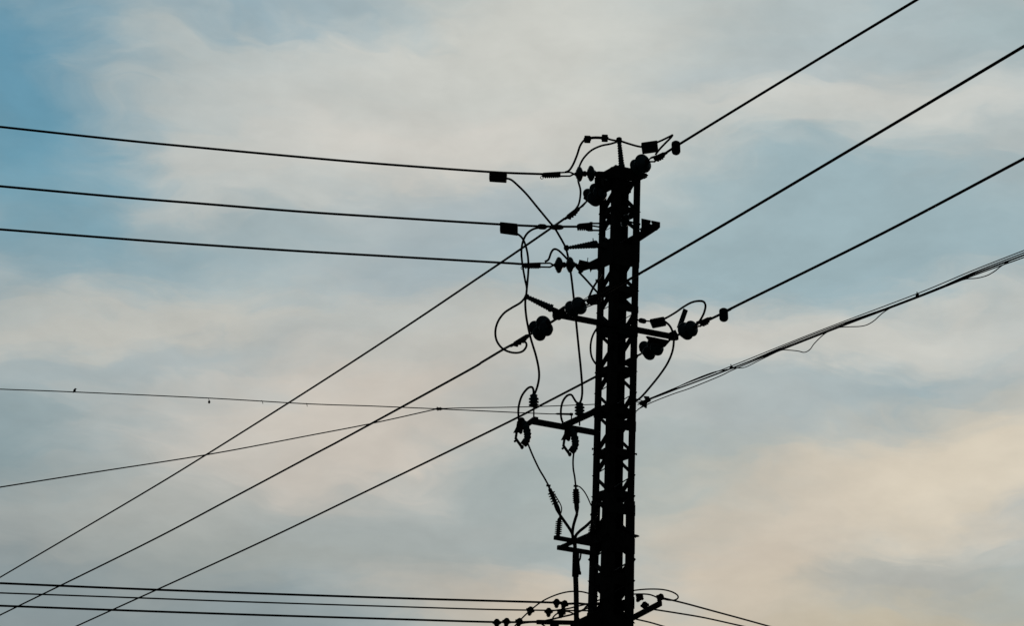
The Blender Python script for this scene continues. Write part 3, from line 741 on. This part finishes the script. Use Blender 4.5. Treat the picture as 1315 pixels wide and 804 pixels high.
# ---------------------------------------------------------------- connectors
def conbox(label, pp, Yv, depth=.13):
    c = P(sum(x for x, y in pp) / len(pp), sum(y for x, y in pp) / len(pp), Yv)
    root = thing('connector_box', c, label, 'connector', 'black insulated connector boxes')
    m = MB().prism([P(x, y, Yv) for x, y in pp], depth, Vector((.05, 1, 0)))
    o = m.build('cover', PLAST, root)
    bv = o.modifiers.new('bevel', 'BEVEL'); bv.width = .012; bv.segments = 2
    (x0, y0), (x1, y1) = pp[0], pp[1]
    sm = MB()
    a, b, c_, d_ = [P(x, y, Yv) for x, y in pp[:4]]
    l, r = (a + d_) / 2, (b + c_) / 2
    sm.beam(l.lerp(r, .04), l.lerp(r, .96), depth + .012, .012)
    sm.build('seam_rib', PLAST, root)
    return root
conbox('black connector box on the top branch wire', [(628.6, 220.6), (651.3, 222.3), (650.4, 233.3), (628.2, 231.8)], 31.5)
conbox('black connector box on the middle branch wire', [(642.2, 286.3), (665, 288.6), (665, 301.4), (642, 298.3)], 31.45)
conbox('slanted black connector box beside the top post insulator', [(823.2, 184.5), (844, 181.5), (845.2, 193.5), (825, 196.4)], 31.6)
conbox('tilted black connector box above the right crossarm', [(834, 411.3), (852.5, 407.8), (856, 417.3), (838, 420.8)], 32.0)
def inline(name, label, a, b, Ya, Yb, r, group, cat='connector', mt=PLAST):
    p, q = P(*a, Ya), P(*b, Yb)
    o = MB().lathe(p, q, [(0, r * .5), (.1, r * .8), (.28, r), (.72, r), (.9, r * .8), (1, r * .5)], 14).build(name, mt)
    return tag(o, label, cat, group)
inline('splice_sleeve', 'bulbous sleeve on the middle branch wire where slanting wire crosses', (690.5, 290.8), (702, 291.4), 31.66, 31.7, .042, 'bulbous sleeves', 'sleeve')
inline('splice_sleeve', 'second bulbous sleeve on the middle branch wire, closer to the pole', (706, 291.6), (723.5, 291.8), 31.7, 31.74, .040, 'bulbous sleeves', 'sleeve')
inline('splice_sleeve', 'stubby sleeve where the right jumper leaves the pole', (820, 411), (830, 413.2), 32, 32, .038, 'bulbous sleeves', 'sleeve')
# block clamps hanging on wires: one built with parts, copied
def cap_block(label, x, y0, y1, Yv):
    root = thing('hanging_clamp', P(x, y0, Yv), label, 'clamp', 'capsule clamps on the outgoing wires')
    p, q = P(x - .3, y0, Yv), P(x + .4, y1, Yv)
    MB().lathe(p, q, [(0, .03), (.08, .056), (.2, .064), (.8, .064), (.93, .05), (1, .026)], 18).build('body', PLAST, root)
    MB().lathe(P(x - 3.5, y0 + 6.5, Yv), P(x + 3.5, y0 + 2.5, Yv), [(0, .03), (.2, .036), (.8, .036), (1, .03)], 12).build('wire_grip', DARK, root)
cap_block('capsule clamp hanging on the topmost outgoing wire', 868, 181, 198.5, bY(822, 31.8, 868))
cap_block('capsule clamp hanging on the wire past the right crossarm', 929.3, 396, 413, bY(883, 32.1, 929))
for lab, x, y, Yv in (('small block connector at the left of the arched pole head jumper', 754.3, 178.7, 31.62), ('small block connector at the right of the arched pole head jumper', 776.6, 177.3, 31.66)):
    c = P(x, y, Yv); b = MB().beam(c - UP * .05, c + UP * .05, .05, .09, Vector((1, 0, 0)), .25)
    b.lathe(c + Vector((-.055, 0, 0)), c + Vector((.055, 0, 0)), [(0, .02), (.2, .03), (.8, .03), (1, .02)], 10)
    tag(b.build('jumper_clamp', PLAST), lab, 'clamp', 'block connectors on the pole head jumper')
s = MB().tube(spline(path([(757, 177), (765, 176.5), (774, 176.8)], 31.62, 31.66)), .021, 10)
tag(s.build('jumper_sleeve', RUB), 'thick sleeve on the pole head jumper between its two block connectors', 'sleeve')
# line clamp in front of the pole, third span
lc = thing('line_clamp', P(764, 384, bY(745, 31.2, 764)), 'blocky line clamp where the crossed jumpers meet beside the pole', 'clamp')
Yl = bY(745, 31.2, 764)
MB().prism([P(x, y, Yl) for x, y in [(755, 381), (764, 378.5), (772, 377), (772, 388), (766, 390.5), (759.5, 391), (755, 386)]], .07, Vector((.1, 1, 0))).build('body', DARK, lc)
MB().beam(P(757, 380, Yl), P(749, 385, Yl + .1), .008, .008).build('pin', DARK, lc)
MB().beam(P(765, 390, Yl), P(753, 394.5, Yl + .1), .014, .014).build('pin', DARK, lc)
# tap connectors: one built, the rest copied with their parts
tp = thing('tap_connector', (0, 0, 0), '', 'connector', 'small tap connectors on the low voltage wires')
hx = [(math.cos(math.pi / 8 + k * math.pi / 4), math.sin(math.pi / 8 + k * math.pi / 4)) for k in range(8)]
MB().prism([Vector((x * .045, 0, z * .05)) for x, z in hx], .09, Vector((0, 1, 0))).build('body', PLAST, tp)
MB().lathe(Vector((0, 0, -.035)), Vector((0, 0, -.075)), [(0, .03), (.6, .03), (.62, .02), (1, .02)], 6).build('bolt_head', DARK, tp)
MB().lathe(Vector((-.06, 0, .0)), Vector((.06, 0, .0)), [(0, .016), (.2, .024), (.8, .024), (1, .016)], 10).build('grip', DARK, tp)
spots = [((714.8, 774.4), 31.45, 0, 'tap connector on the upper low voltage wire, the left one of two'),
         ((724.7, 776.2), 31.5, .3, 'tap connector on the upper low voltage wire, the one nearer the riser'),
         ((681, 784.3), 31.4, .2, 'lone tap connector where the tall arc crosses the middle wire'),
         ((704.5, 786), 31.45, 0, 'tap connector on the middle low voltage wire, left of two near the riser'),
         ((721, 787.4), 31.5, .2, 'tap connector on the middle low voltage wire, nearest the riser'),
         ((638, 800.2), 31.25, 0, 'leftmost tap connector on the lowest low voltage wire'),
         ((650.5, 799), 31.28, .1, 'tap connector on the lowest wire, second from the left'),
         ((667, 799), 31.3, .25, 'tap connector where the tall arc meets the lowest wire'),
         ((848, 767.8), 31.15, .3, 'tap connector knob at the tip of the bottom right bracket'),
         ((828, 778), 31.5, -.2, 'tap connector sitting midway on the bottom right bracket'),
         ((821.5, 767.5), 31.75, .5, 'tap connector under the short arched jumper right of the pole')]
for i, ((x, y), Yv, a, lab) in enumerate(spots):
    if i == 0: o = tp
    else:
        o = tp.copy(); COL.objects.link(o)
        for ch in list(tp.children):
            c = ch.copy(); COL.objects.link(c); c.parent = o
    o.location = P(x, y, Yv); o.rotation_euler = (0, a, .2 * a); o['label'] = lab
# telephone end fitting and joint
te = thing('telephone_wire_clamp', P(734, 539, 31.5), 'small bar clamp on a pin that ends the thin telephone wire', 'clamp')
MB().lathe(P(713.5, 531.7, 31.5), P(736, 532.3, 31.5), [(0, .008), (.1, .014), (.8, .016), (.85, .022), (1, .018)], 10).build('bar', DARK, te)
MB().tube(path([(734, 532), (733.5, 542)], 31.5), .009, 8).build('pin', DARK, te)
jb = MB().lathe(P(559, 525.3, 31.3), P(570, 525.3, 31.3), [(0, .008), (.25, .022), (.6, .020), (1, .008)], 10)
jb.beam(P(561, 522.5, 31.3), P(566, 527.5, 31.3), .007, .007); jb.beam(P(562, 528, 31.3), P(566, 523, 31.3), .007, .007)
tag(jb.build('wire_joint', DARK), 'small barbed knot where the two thin telephone wires join', 'wire joint')
# bird on the wire, drop hanging under it, stub ties
Yw = 30.76
bd = P(95.9, 501.4, Yw)
b = MB(); ax = Vector((.35, 0, 1)).normalized(); k = .52
b.lathe(bd - ax * .055 * k, bd + ax * .06 * k, [(t, r * k) for t, r in [(0, .012), (.15, .028), (.4, .036), (.62, .031), (.76, .022), (.84, .024), (.92, .022), (1, .008)]], 14)
b.lathe(bd + ax * .045 * k, bd + ax * .043 * k + Vector((.028, 0, -.002)), [(0, .006), (1, .001)], 8)
b.beam(bd - ax * .03 * k, bd - ax * .075 * k - Vector((.008, 0, 0)), .016, .006, Vector((1, 0, 0)))
b.tube([bd - ax * .02, P(95.8, 503.7, Yw)], .004, 6)
tag(b.build('bird', FEATH), 'tiny dark bird perched upright on the thin telephone wire', 'bird')
b = MB().lathe(P(268.6, 518.4, 30.9), P(268.6, 514.2, 30.9), [(0, .008), (.3, .017), (.7, .015), (1, .004)], 10)
b.tube([P(268.6, 514.4, 30.9), P(267.6, 511.3, 30.9)], .0035, 6)
tag(b.build('hanging_weight', DARK), 'tiny dark drop hanging under the thin telephone wire', 'weight')
for x, y, lab in ((337, 515.2, 'tiny wire stub under the telephone wire, left of the slanting wire'), (394, 518.7, 'tiny wire stub under the telephone wire, right of the slanting wire')):
    b = MB().tube(path([(x - 1, y - .8), (x, y + .4), (x + .6, y + 3.6)], 31.0), .0045, 6)
    tag(b.build('wire_stub', DARK), lab, 'wire stub', 'wire stubs under the telephone wire')
